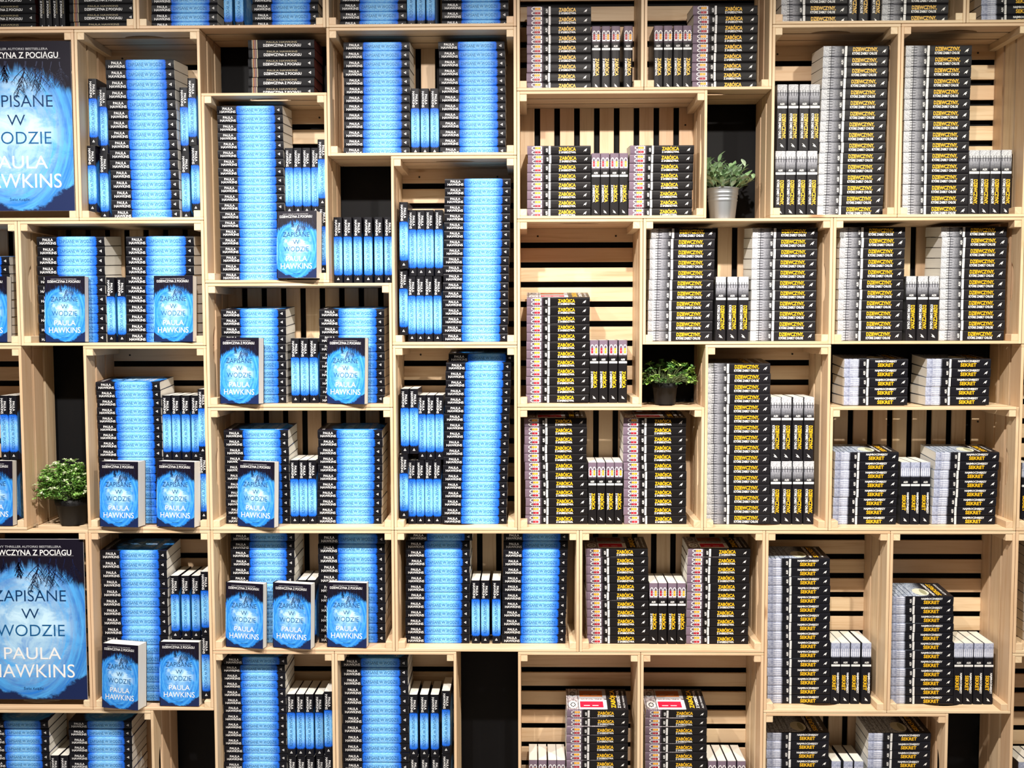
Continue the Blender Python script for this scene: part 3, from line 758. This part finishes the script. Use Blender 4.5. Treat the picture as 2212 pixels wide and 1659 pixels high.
def ribbon(g, pts, w0, w1, frame, m):
    n = len(pts)
    for i in range(n - 1):
        (x0, y0), (x1, y1) = pts[i], pts[i + 1]
        d = math.hypot(x1 - x0, y1 - y0) or 1e-6
        nx, ny = -(y1 - y0) / d, (x1 - x0) / d
        a = w0 + (w1 - w0) * i / (n - 1); b = w0 + (w1 - w0) * (i + 1) / (n - 1)
        g.face([frame(x0 - nx * a, y0 - ny * a), frame(x0 + nx * a, y0 + ny * a), frame(x1 + nx * b, y1 + ny * b), frame(x1 - nx * b, y1 - ny * b)], m)
def blue_art(W, L, frame, shift=0.0):
    """Front of the blue novel: lettering mesh and hanging bare-tree mesh."""
    g = Geo()
    def line(s, a0, a1, b, cap, m, bold=0.0): put_text(g, s, (a0 + a1) / 2 * W, -b * L, (a1 - a0) * W, cap * L, frame, m, bold)
    line('NOWY THRILLER AUTORKI BESTSELLERA', 0.17, 0.80, 0.046, 0.013, 3, 0.02)
    line('DZIEWCZYNA Z POCIĄGU', 0.09, 0.89, 0.082, 0.034, 0, 0.012)
    put_poly(g, rect(0.09 * W, -0.103 * L, 0.91 * W, -0.1015 * L), frame, 3)
    line('ZAPISANE', 0.17, 0.83, 0.350, 0.071, 1, -0.006)
    line('W', 0.42, 0.58, 0.462, 0.066, 1, -0.008)
    line('WODZIE', 0.19, 0.81, 0.566, 0.074, 2, -0.006)
    line('PAULA', 0.25, 0.77, 0.710, 0.076, 0, 0.0)
    line('HAWKINS', 0.12, 0.89, 0.820, 0.084, 0, 0.0)
    line('Świat Książki', 0.42, 0.60, 0.932, 0.014, 1, 0.0)
    lt = g.mesh('cover_lettering', [WHITE, NAVY, TEAL, GREY])
    rnd = random.Random(4)
    t = Geo()
    def tree(a, top, length, w, depth=0, lean=0.0):
        x, y = a * W, -top * L; pts = [(x, y)]; dirx = lean
        n = 7
        for i in range(n):
            dirx += rnd.uniform(-0.28, 0.28); dirx *= 0.85
            x += dirx * length * L / n; y -= length * L / n * rnd.uniform(0.7, 1.1)
            x = min(max(x, 0.02 * W), 0.98 * W)
            pts.append((x, y))
            if depth < 2 and i >= 1:
                for s in (-1, 1):
                    if rnd.random() < 0.75:
                        tree(x / W, -y / L, length * (0.50 - 0.035 * i), w * 0.45, depth + 1, s * rnd.uniform(0.5, 1.3))
        ribbon(t, pts, w * W * 0.5, w * W * 0.08, frame, 0)
    for a, ln, w in ((0.07, 0.16, 0.010), (0.15, 0.11, 0.008), (0.27, 0.09, 0.010), (0.42, 0.12, 0.030), (0.60, 0.21, 0.020), (0.70, 0.17, 0.016), (0.75, 0.19, 0.013), (0.83, 0.15, 0.009), (0.90, 0.15, 0.010)):
        tree(a, 0.115 + 0.02 * abs(a - 0.5), ln * 0.88, w * 0.8)
    return lt, t.mesh('tree_silhouettes', [TWIG])
def top_art(kind):
    L, W, T = SPEC[kind]
    fr = lambda x, y: (-y - L / 2, x, T + 0.0003)
    f2 = lambda x, y: (-y - L / 2, x, T + 0.00045)
    f3 = lambda x, y: (-y - L / 2, x, T + 0.0006)
    if kind == 'Z': return blue_art(W, L, fr)
    g = Geo()
    def line(s, a0, a1, b, cap, m, bold=0.03): put_text(g, s, (a0 + a1) / 2 * W, -b * L, (a1 - a0) * W, cap * L, fr, m, bold)
    if kind == 'K':
        for a, door, pale in ((0.0, 3, 0), (0.5, 4, 5)):
            put_poly(g, rect((a + 0.04) * W, -0.66 * L, (a + 0.47) * W, -0.19 * L), fr, pale)
            put_poly(g, rect((a + 0.12) * W, -0.60 * L, (a + 0.40) * W, -0.22 * L), f2, door)
            for b in (0.28, 0.42): put_poly(g, rect((a + 0.19) * W, -(b + 0.10) * L, (a + 0.22) * W, -b * L), f3, pale)
            put_poly(g, disc((a + 0.25) * W, -0.105 * L, 0.17 * W, 0.075 * L), fr, pale)
            for i in range(8):
                t = i * math.pi / 4
                put_poly(g, disc((a + 0.25) * W + 0.085 * W * math.cos(t), -0.105 * L + 0.036 * L * math.sin(t), 0.026 * W, 0.013 * L, 8), f2, 2)
            for b in (0.02, 0.19, 0.66, 0.70): put_poly(g, rect(a * W, -(b + 0.008) * L, (a + 0.5) * W, -b * L), f2, 2)
        line('ZABÓJCA', 0.10, 0.94, 0.765, 0.070, 1)
        line('Z SĄSIEDZTWA', 0.10, 0.92, 0.858, 0.045, 0)
        line('ALEX MARWOOD', 0.10, 0.90, 0.940, 0.030, 0, 0.0)
        mats = [WHITE, YELLOW, BLACK, flat('vermilion_door_ink', (0.75, 0.012, 0.05)), flat('rust_door_ink', (0.35, 0.10, 0.02)), GREY]
    elif kind == 'S':
        for b in (0.06, 0.13, 0.21, 0.28, 0.36):
            put_poly(g, rect(0, -(b + 0.010) * L, W, -b * L), fr, 2)
        put_poly(g, disc(0.34 * W, -0.55 * L, 0.25 * W, 0.125 * L, 32), fr, 3)
        put_poly(g, disc(0.34 * W, -0.59 * L, 0.20 * W, 0.045 * L, 24), f2, 4)
        line('NAJMROCZNIEJSZY', 0.08, 0.94, 0.710, 0.036, 0)
        line('SEKRET', 0.10, 0.92, 0.800, 0.070, 1)
        line('ALEX MARWOOD', 0.12, 0.90, 0.905, 0.034, 0, 0.01)
        mats = [WHITE, YELLOW, flat('slate_line_ink', (0.08, 0.10, 0.16)), flat('cream_coin_ink', (0.72, 0.72, 0.58)), flat('olive_coin_ink', (0.36, 0.36, 0.22))]
    else:
        line('DZIEWCZYNY,', 0.08, 0.94, 0.640, 0.070, 1)
        line('KTÓRE ZABIŁY CHLOE', 0.08, 0.94, 0.730, 0.045, 0)
        line('ALEX MARWOOD', 0.12, 0.90, 0.880, 0.040, 0, 0.01)
        mats = [WHITE, YELLOW]
    return (g.mesh('cover_lettering', mats),)

BOOK = {}
for k, sp, fr in (('Z', BLUE_SP, BLUE_FR), ('K', K_SP, K_FR), ('D', D_SP, D_FR), ('S', S_SP, S_FR), ('P', P_SP, P_FR)):
    BOOK[k] = dict(cover=cover_mesh(k, sp, fr, BACKCOVER), pages=page_mesh(k, RED_PAPER if k == 'P' else PAPER), spine=spine_print(k),
                   top=top_art(k) if k != 'P' else ())
NAME = {'Z': 'blue_paperback', 'K': 'mauve_paperback', 'D': 'frosted_paperback', 'S': 'slate_paperback', 'P': 'black_paperback'}
DESC = {'Z': 'blue-banded paperback', 'K': 'mauve-ended paperback', 'D': 'frosty-ended paperback', 'S': 'slate-ended paperback', 'P': 'all-black paperback'}
LIE = {'Z': 'blue-banded paperbacks lying in stacks', 'K': 'mauve-ended paperbacks lying in stacks', 'D': 'frosty-ended paperbacks lying in stacks', 'S': 'slate-ended paperbacks lying in stacks', 'P': 'black paperbacks lying in stacks'}
STAND = {'Z': 'blue-banded paperbacks standing upright', 'K': 'mauve-ended paperbacks standing upright', 'D': 'frosty-ended paperbacks standing upright', 'S': 'slate-ended paperbacks standing upright', 'P': 'black paperbacks standing upright'}
ORD = ['topmost', 'second', 'third', 'fourth', 'fifth', 'sixth', 'seventh', 'eighth', 'ninth', 'tenth', 'eleventh', 'twelfth', 'thirteenth',
       'fourteenth', 'fifteenth', 'sixteenth', 'seventeenth', 'eighteenth', 'nineteenth', 'twentieth']
MASS = []
def add_book(kind, mat, label, group, top=False, mass=False, name=None):
    """One book: its cover is the thing, page block and printed lettering are its parts."""
    L, W, T = SPEC[kind]
    q = [mat @ Vector((x, 0.05, z)) for x in (-L / 2, L / 2) for z in (0, T)]
    if group != 'blue paperbacks displayed cover outwards':
        BOXES.append((min(p.x for p in q), max(p.x for p in q), min(p.z for p in q), max(p.z for p in q)))
    if mass:
        MASS.append((kind, mat)); return
    b = BOOK[kind]
    r = obj(name or NAME[kind], b['cover']); r.matrix_world = mat
    tag(r, label, 'book', group)
    obj('page_block', b['pages'], r); obj('spine_lettering', b['spine'], r)
    if top:
        for me in b['top']: obj(me.name.split('.')[0], me, r)
    return r

rnd = random.Random(21)
def stack(c, it):
    _, kind, xt, xb, n, pitch, side, mass, rise = it
    key, x0, z0, o, phrase, _items = c
    zb = z0 + (0.0098 if o else 0.0008)
    L, W, T = SPEC[kind]
    big = kind == 'Z' and pitch > 0.0305
    sx = 1.045 if big else 1.0
    ceil = z0 + {'P': 0.6, 'L': 0.4, '': 0.2 if key == 'A3' else 0.19}[o] - 0.0105
    top = zb + n * pitch
    rz = rise or 0.011
    rz = max(0.0, min(rz, ceil - top - 0.001))
    yr = 0.010 if big else 0.0
    for i in range(n):
        t = i / max(1, n - 1)
        dx = xb + (xt - xb) * t + rnd.uniform(-0.0013, 0.0013)
        if key in ('E1', 'D3', 'C3') and i == n - 1 and side != 'right': dx += 0.008
        phi = math.atan2(rz * t, W)
        m = Matrix.Translation((dx, 0.055 + rnd.uniform(-0.0015, 0.0015), zb + i * pitch)) @ Matrix.Rotation(rnd.uniform(-0.004, 0.004), 4, 'Z') \
            @ Matrix.Rotation(phi, 4, 'X') @ Matrix.Diagonal((sx, sx, (pitch - 0.00025) * math.cos(phi) / T, 1))
        d = n - 1 - i
        where = 'topmost' if d == 0 else ('lowest' if d == n - 1 else ORD[d] + ' from top')
        label = '%s, %s%s, %s' % (DESC[kind], where, (', %s stack' % side) if side else ' of its stack', phrase)
        add_book(kind, m, label, LIE[kind], top=(d == 0 and z0 + n * pitch < 2.1), mass=i < mass)
def uprights(c, it):
    _, kind, xs, lev, ys, frm, mass, zs = it
    key, x0, z0, o, phrase, items = c
    L, W, T = SPEC[kind]
    big = kind == 'Z' and key in ('A2', 'B1', 'D1', 'E2')
    zb = z0 + (0.0098 if o else 0.0008)
    rows = {q[3] for q in items if q[0] == 'U'}
    same = [q for q in items if q[0] == 'U' and q[3] == lev]
    total = sum(len(q[2]) for q in same)
    twolev = len(rows) > 1
    for j, (x, y) in enumerate(zip(xs, ys)):
        th = T if len(xs) < 2 else min(T, min(abs(a - b) for a, b in zip(xs, xs[1:])) - 0.0008)
        zc = zb + L / 2 + lev * (L + 0.0012 + (0.0005)) + zs
        m = Matrix.Translation((x - th / 2, y, zc)) @ Matrix.Rotation(math.pi / 2 + rnd.uniform(-0.0012, 0.0012), 4, 'Y') \
            @ Matrix.Diagonal((1, 1, th / T, 1))
        k = frm + j
        if total == 1: where = 'lone upright'
        else: where = ('leftmost upright', 'second upright from left', 'third upright from left', 'fourth upright from left', 'fifth upright from left', 'sixth upright from left')[k] if k < total - 1 else 'rightmost upright'
        label = '%s, %s%s, %s' % (DESC[kind], where, (', ' + ('upper' if lev else 'lower') + ' row') if twolev else '', phrase)
        add_book(kind, m, label, STAND[kind], mass=bool(mass))
def display(c, it):
    _, xl, yaw, T2, side = it
    key, x0, z0, o, phrase, items = c
    L, W, T = SPEC['Z']
    lean = 0.045
    zb = z0 + 0.0100
    sz = T2 / T; th = yaw
    xo = xl + T2 * math.sin(th)
    M0 = Matrix(((0, 1, 0, 0), (0, 0, -1, 0), (-1, 0, 0, 0), (0, 0, 0, 1)))
    m = Matrix.Translation((xo, 0.0425, zb + L * 1.001 / 2 + T2 * math.sin(lean))) @ Matrix.Rotation(-th, 4, 'Z') @ Matrix.Rotation(-lean, 4, 'X') @ M0 @ Matrix.Diagonal((1.0, 1.02, sz, 1))
    label = 'blue paperback facing out, whole cover showing%s, %s' % ((', %smost' % side) if side in ('left', 'right') else (', middle one' if side else ''), phrase)
    add_book('Z', m, label, 'blue paperbacks displayed cover outwards', top=True)

for c in LAYOUT:
    key, x0, z0, o, phrase, items = c
    BOXES.clear()
    for it in items:
        {'S': stack, 'U': uprights, 'F': display}[it[0]](c, it)
    if o: place_crate(x0, z0, o, 'pale pine slatted crate: ' + phrase)

# blue copies mostly hidden behind the display books or cut by the frame: one object
def merge(books, name):
    mats, V, F, MI, AT = [], [], [], [], []
    cache = {}
    for kind, mat in books:
        for part in ('cover', 'pages', 'spine'):
            me = BOOK[kind][part]
            if me.name not in cache:
                cache[me.name] = ([v.co.copy() for v in me.vertices], [tuple(p.vertices) for p in me.polygons], [p.material_index for p in me.polygons],
                                  [tuple(d.vector) for d in me.attributes['bk'].data])
            vs, fs, mi, at = cache[me.name]
            idx = []
            for m in me.materials:
                if m not in mats: mats.append(m)
                idx.append(mats.index(m))
            b = len(V)
            V += [tuple(mat @ v) for v in vs]; F += [tuple(b + i for i in f) for f in fs]; MI += [idx[i] for i in mi]; AT += at
    me = bpy.data.meshes.new(name); me.from_pydata(V, [], F)
    for m in mats: me.materials.append(m)
    me.polygons.foreach_set('material_index', MI)
    a = me.attributes.new('bk', 'FLOAT_VECTOR', 'POINT'); a.data.foreach_set('vector', [c for p in AT for c in p])
    return obj(name, me)
mo = merge(MASS, 'blue_paperbacks')
tag(mo, 'remaining blue paperbacks, mostly hidden behind others or cut by the frame', 'books', None, 'stuff')

# ------------------------------------------------------------------ posters
def poster(xc, zb, W, L, label):
    """Board wedged between the crate's corner battens; front printed like the blue novel."""
    g = Geo()
    t = 0.004
    q = [(-W / 2, 0, 0), (W / 2, 0, 0), (W / 2, 0, L), (-W / 2, 0, L)]
    g.face(q, 0, [((L - z) / L, (x + W / 2) / W, 1) for x, y, z in q])
    b = [(x, t, z) for x, y, z in q]
    g.face(b[::-1], 1)
    for i in range(4):
        j = (i + 1) % 4
        g.face([q[j], q[i], b[i], b[j]], 1)
    r = obj('book_poster', g.mesh('book_poster', [POSTER_FR, WHITE]), None, (xc, 0.010, zb))
    tag(r, label, 'poster', 'book posters filling a crate')
    lt, tr = blue_art(W, L, lambda x, y: (x - W / 2, -0.0006, L + y))
    obj('poster_lettering', lt, r); obj('tree_silhouettes', tr, r)
POSTER_FR = blue_cover('blue_poster_print', True)
poster(-1.597, 2.0325, 0.360, 0.535, 'large blue novel poster, upper of the two, in a tall crate')
poster(-1.603, 0.4325, 0.364, 0.535, 'large blue novel poster, lower of the two, in a tall crate')

# ------------------------------------------------------------------ plants
def lathe(g, prof, n=40, m=0):
    base = len(g.v)
    for r, z in prof:
        for i in range(n):
            t = i * 2 * math.pi / n; g.v.append((r * math.cos(t), r * math.sin(t), z)); g.at.append((0, 0, 0))
    for k in range(len(prof) - 1):
        for i in range(n):
            a = base + k * n + i; b = base + k * n + (i + 1) % n
            g.f.append((a, b, b + n, a + n)); g.mi.append(m)
def leaf(g, p, d, up, ln, wd, m, fold=0.25, tip=1.0):
    """Oval leaf blade, slightly folded along the midrib."""
    d = d.normalized(); s = d.cross(up)
    if s.length < 1e-4: s = Vector((1, 0, 0))
    s.normalize(); nn = s.cross(d).normalized()
    prof = [(0.0, 0.05), (0.18, 0.55), (0.42, 0.95), (0.66, 0.98), (0.86, 0.62), (1.0, 0.08 * tip)]
    b = len(g.v)
    for t, w in prof:
        c = p + d * (ln * t) - nn * (ln * 0.18 * t * t)
        h = nn * (wd * w * fold)
        for q in (c - s * (wd * w * 0.5) + h, c, c + s * (wd * w * 0.5) + h):
            g.v.append(tuple(q)); g.at.append((t, 0, 0))
    for k in range(len(prof) - 1):
        for j in (0, 1):
            a = b + k * 3 + j
            g.f.append((a, a + 1, a + 4, a + 3)); g.mi.append(m)
def stem(g, a, b, r, m):
    d = (b - a); s = d.cross(Vector((0.3, 1, 0.2))).normalized(); u = d.cross(s).normalized()
    i0 = len(g.v)
    for p in (a, b):
        for k in range(4):
            t = k * math.pi / 2
            g.v.append(tuple(p + s * (r * math.cos(t)) + u * (r * math.sin(t)))); g.at.append((0, 0, 0))
    for k in range(4):
        g.f.append((i0 + k, i0 + (k + 1) % 4, i0 + 4 + (k + 1) % 4, i0 + 4 + k)); g.mi.append(m)
def leafmat(name, c1, c2, rough=0.5):
    n = NT(name, rough, 0.4)
    tc = n.t.nodes.new('ShaderNodeTexCoord')
    return n.out(n.mix(n.step(0.35, 0.65, n.noise(tc.outputs['Object'], 60.0, 2)), c1, c2))

# grey-green potted plant in a ridged metal bucket
rp = random.Random(3)
STEMM = flat('green_stem', (0.16, 0.22, 0.09), 0.6)
SOIL = flat('dark_potting_soil', (0.02, 0.014, 0.01), 0.9)
def confine(q, lim):
    x0, x1, y0, y1 = lim
    return Vector((min(max(q.x, x0), x1), min(max(q.y, y0), y1), q.z))
root = empty('potted_plant', (0.668, 0.095, 2.0010))
tag(root, 'grey-green leafy plant in a ridged silver metal bucket', 'plant', 'small potted plants between the crates')
g = Geo()
prof = [(0.0, 0.0), (0.0395, 0.0), (0.040, 0.002)]
for k in range(0, 25):
    z = 0.004 + k * 0.0040; r = 0.040 + 0.0105 * z / 0.1
    if 0.062 < z < 0.086: r += 0.0014 * math.sin((z - 0.062) / 0.024 * math.pi * 5.0)
    prof.append((r, z))
prof += [(0.0520, 0.1015), (0.0520, 0.1035), (0.0495, 0.1035), (0.047, 0.090), (0.0, 0.090)]
lathe(g, prof, 48)
METAL = flat('galvanised_metal', (0.44, 0.47, 0.50), 0.36, 0.5, 0.85)
obj('bucket', g.mesh('bucket', [METAL], smooth=True), root)
g = Geo(); lathe(g, [(0.0, 0.094), (0.0472, 0.093)], 24); obj('soil', g.mesh('soil', [SOIL]), root)
gl, gs = Geo(), Geo()
lim = (-0.058, 0.105, -0.075, 0.085)
for k in range(84):
    az = rp.uniform(0, 2 * math.pi); rr = rp.uniform(0.004, 0.036)
    a = Vector((rr * math.cos(az), rr * math.sin(az), 0.092))
    tilt = rp.uniform(0.05, 1.15); hgt = rp.uniform(0.045, 0.112) * (1.0 - 0.25 * tilt)
    b = a + Vector((math.cos(az) * math.sin(tilt) * hgt * 1.15, math.sin(az) * math.sin(tilt) * hgt * 0.9, math.cos(tilt) * hgt))
    b = confine(b, lim)
    stem(gs, a, b, 0.0009, 0)
    d = (b - a).normalized()
    for j in range(6):
        t = 0.40 + 0.12 * j
        p = a.lerp(b, min(t, 1.0))
        ax = az + j * 1.7 + rp.uniform(-0.5, 0.5)
        out = Vector((math.cos(ax), math.sin(ax) * 0.8, rp.uniform(0.2, 1.1)))
        ln = rp.uniform(0.024, 0.038)
        if p.x + out.normalized().x * ln > 0.106 or p.x + out.normalized().x * ln < -0.064: continue
        leaf(gl, p, out + d * 0.7, Vector((0, 0, 1)), ln, rp.uniform(0.0125, 0.0180), rp.choice((0, 0, 1)), 0.12)
obj('stems', gs.mesh('stems', [STEMM]), root)
obj('foliage', gl.mesh('foliage', [leafmat('sage_leaf', (0.17, 0.30, 0.13), (0.30, 0.44, 0.24)), leafmat('pale_sage_leaf', (0.34, 0.47, 0.34), (0.42, 0.55, 0.36))], smooth=True), root)

def black_pot(root, r0, r1, h):
    g = Geo()
    lathe(g, [(0.0, 0.0), (r0 - 0.001, 0.0), (r0, 0.002), (r1 * 0.955, h * 0.76), (r1 * 0.985, h * 0.765), (r1, h * 0.78), (r1 * 1.02, h), (r1 * 0.96, h), (r1 * 0.93, h * 0.85), (0.0, h * 0.85)], 40)
    obj('pot', g.mesh('pot', [flat('black_plastic_pot', (0.010, 0.010, 0.011), 0.55, 0.25)], smooth=True), root)
    g = Geo(); lathe(g, [(0.0, h * 0.90), (r1 * 0.93, h * 0.89)], 24); obj('soil', g.mesh('soil', [SOIL]), root)

# round-leaved plant in the open bay
root = empty('potted_plant', (0.486, 0.10, 1.4010))
tag(root, 'round-leaved bright green plant in a black pot, centre right bay', 'plant', 'small potted plants between the crates')
black_pot(root, 0.034, 0.041, 0.072)
gl, gs = Geo(), Geo()
lim = (-0.078, 0.098, -0.092, 0.10)
for k in range(120):
    az = rp.uniform(0, 2 * math.pi); el = math.asin(rp.uniform(-0.55, 1.0))
    R = rp.uniform(0.62, 1.0)
    a = Vector((0.020 * math.cos(az), 0.020 * math.sin(az), 0.064))
    b = Vector((0.100 * math.cos(el) * math.cos(az), 0.098 * math.cos(el) * math.sin(az), 0.052 * math.sin(el))) * R + Vector((0.008, -0.004, 0.094))
    b = confine(b, lim)
    stem(gs, a, a.lerp(b, 0.5) + Vector((0, 0, 0.012)), 0.0008, 0); stem(gs, a.lerp(b, 0.5) + Vector((0, 0, 0.012)), b, 0.0007, 0)
    dout = (b - Vector((0, 0, 0.07))).normalized()
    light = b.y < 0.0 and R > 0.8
    for j in range(8):
        ax = j * 2.4 + rp.uniform(-0.3, 0.3)
        out = dout * rp.uniform(0.2, 1.1) + Vector((math.cos(ax), math.sin(ax), rp.uniform(-0.4, 0.7)))
        ln = rp.uniform(0.010, 0.017)
        if not (-0.080 < b.x + out.normalized().x * ln < 0.100): continue
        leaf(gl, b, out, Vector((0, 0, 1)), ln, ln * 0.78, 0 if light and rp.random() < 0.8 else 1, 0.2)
obj('stems', gs.mesh('stems', [STEMM]), root)
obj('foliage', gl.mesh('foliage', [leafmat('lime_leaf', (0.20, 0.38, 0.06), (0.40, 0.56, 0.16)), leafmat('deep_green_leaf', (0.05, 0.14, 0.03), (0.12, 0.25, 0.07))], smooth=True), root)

# variegated bushy plant at the left
root = empty('potted_plant', (-1.492, 0.10, 1.0010))
tag(root, 'bushy variegated plant with whitish tips in a black pot', 'plant', 'small potted plants between the crates')
black_pot(root, 0.040, 0.056, 0.088)
gl, gs = Geo(), Geo()
for k in range(300):
    az = rp.uniform(0, 2 * math.pi); el = math.asin(rp.uniform(-0.12, 1.0))
    R = rp.uniform(0.72, 1.0)
    cx = Vector((0.102 * math.cos(el) * math.cos(az), 0.100 * math.cos(el) * math.sin(az), 0.108 * math.sin(el))) * R + Vector((-0.016, -0.008, 0.108))
    a = Vector((0.03 * math.cos(az), 0.03 * math.sin(az), 0.080))
    c = confine(cx, (-0.098, 0.070, -0.108, 0.112))
    stem(gs, a.lerp(c, 0.0), a.lerp(c, 0.55), 0.0006, 0)
    dout = (c - Vector((0, 0, 0.06))).normalized()
    for j in range(15):
        ax = j * 2.4 + rp.uniform(-0.3, 0.3)
        t = 1.0 if j < 8 else rp.uniform(0.45, 0.92)
        p = a.lerp(c, t)
        out = dout * rp.uniform(0.2, 0.9) + Vector((math.cos(ax), math.sin(ax), rp.uniform(-0.3, 0.7)))
        ln = rp.uniform(0.0085, 0.0145)
        if not (-0.100 < p.x + out.normalized().x * ln < 0.080): continue
        leaf(gl, p, out, Vector((0, 0, 1)), ln, ln * 0.5, (0 if rp.random() < 0.85 else 1) if t == 1.0 and R > 0.9 and k % 2 == 0 else (1 if rp.random() < 0.75 else 2), 0.2)
obj('stems', gs.mesh('stems', [STEMM]), root)
obj('foliage', gl.mesh('foliage', [leafmat('cream_leaf', (0.55, 0.64, 0.36), (0.72, 0.76, 0.55)), leafmat('fresh_green_leaf', (0.17, 0.38, 0.06), (0.34, 0.54, 0.16)), leafmat('dark_bush_leaf', (0.05, 0.15, 0.02), (0.10, 0.23, 0.05))], smooth=True), root)
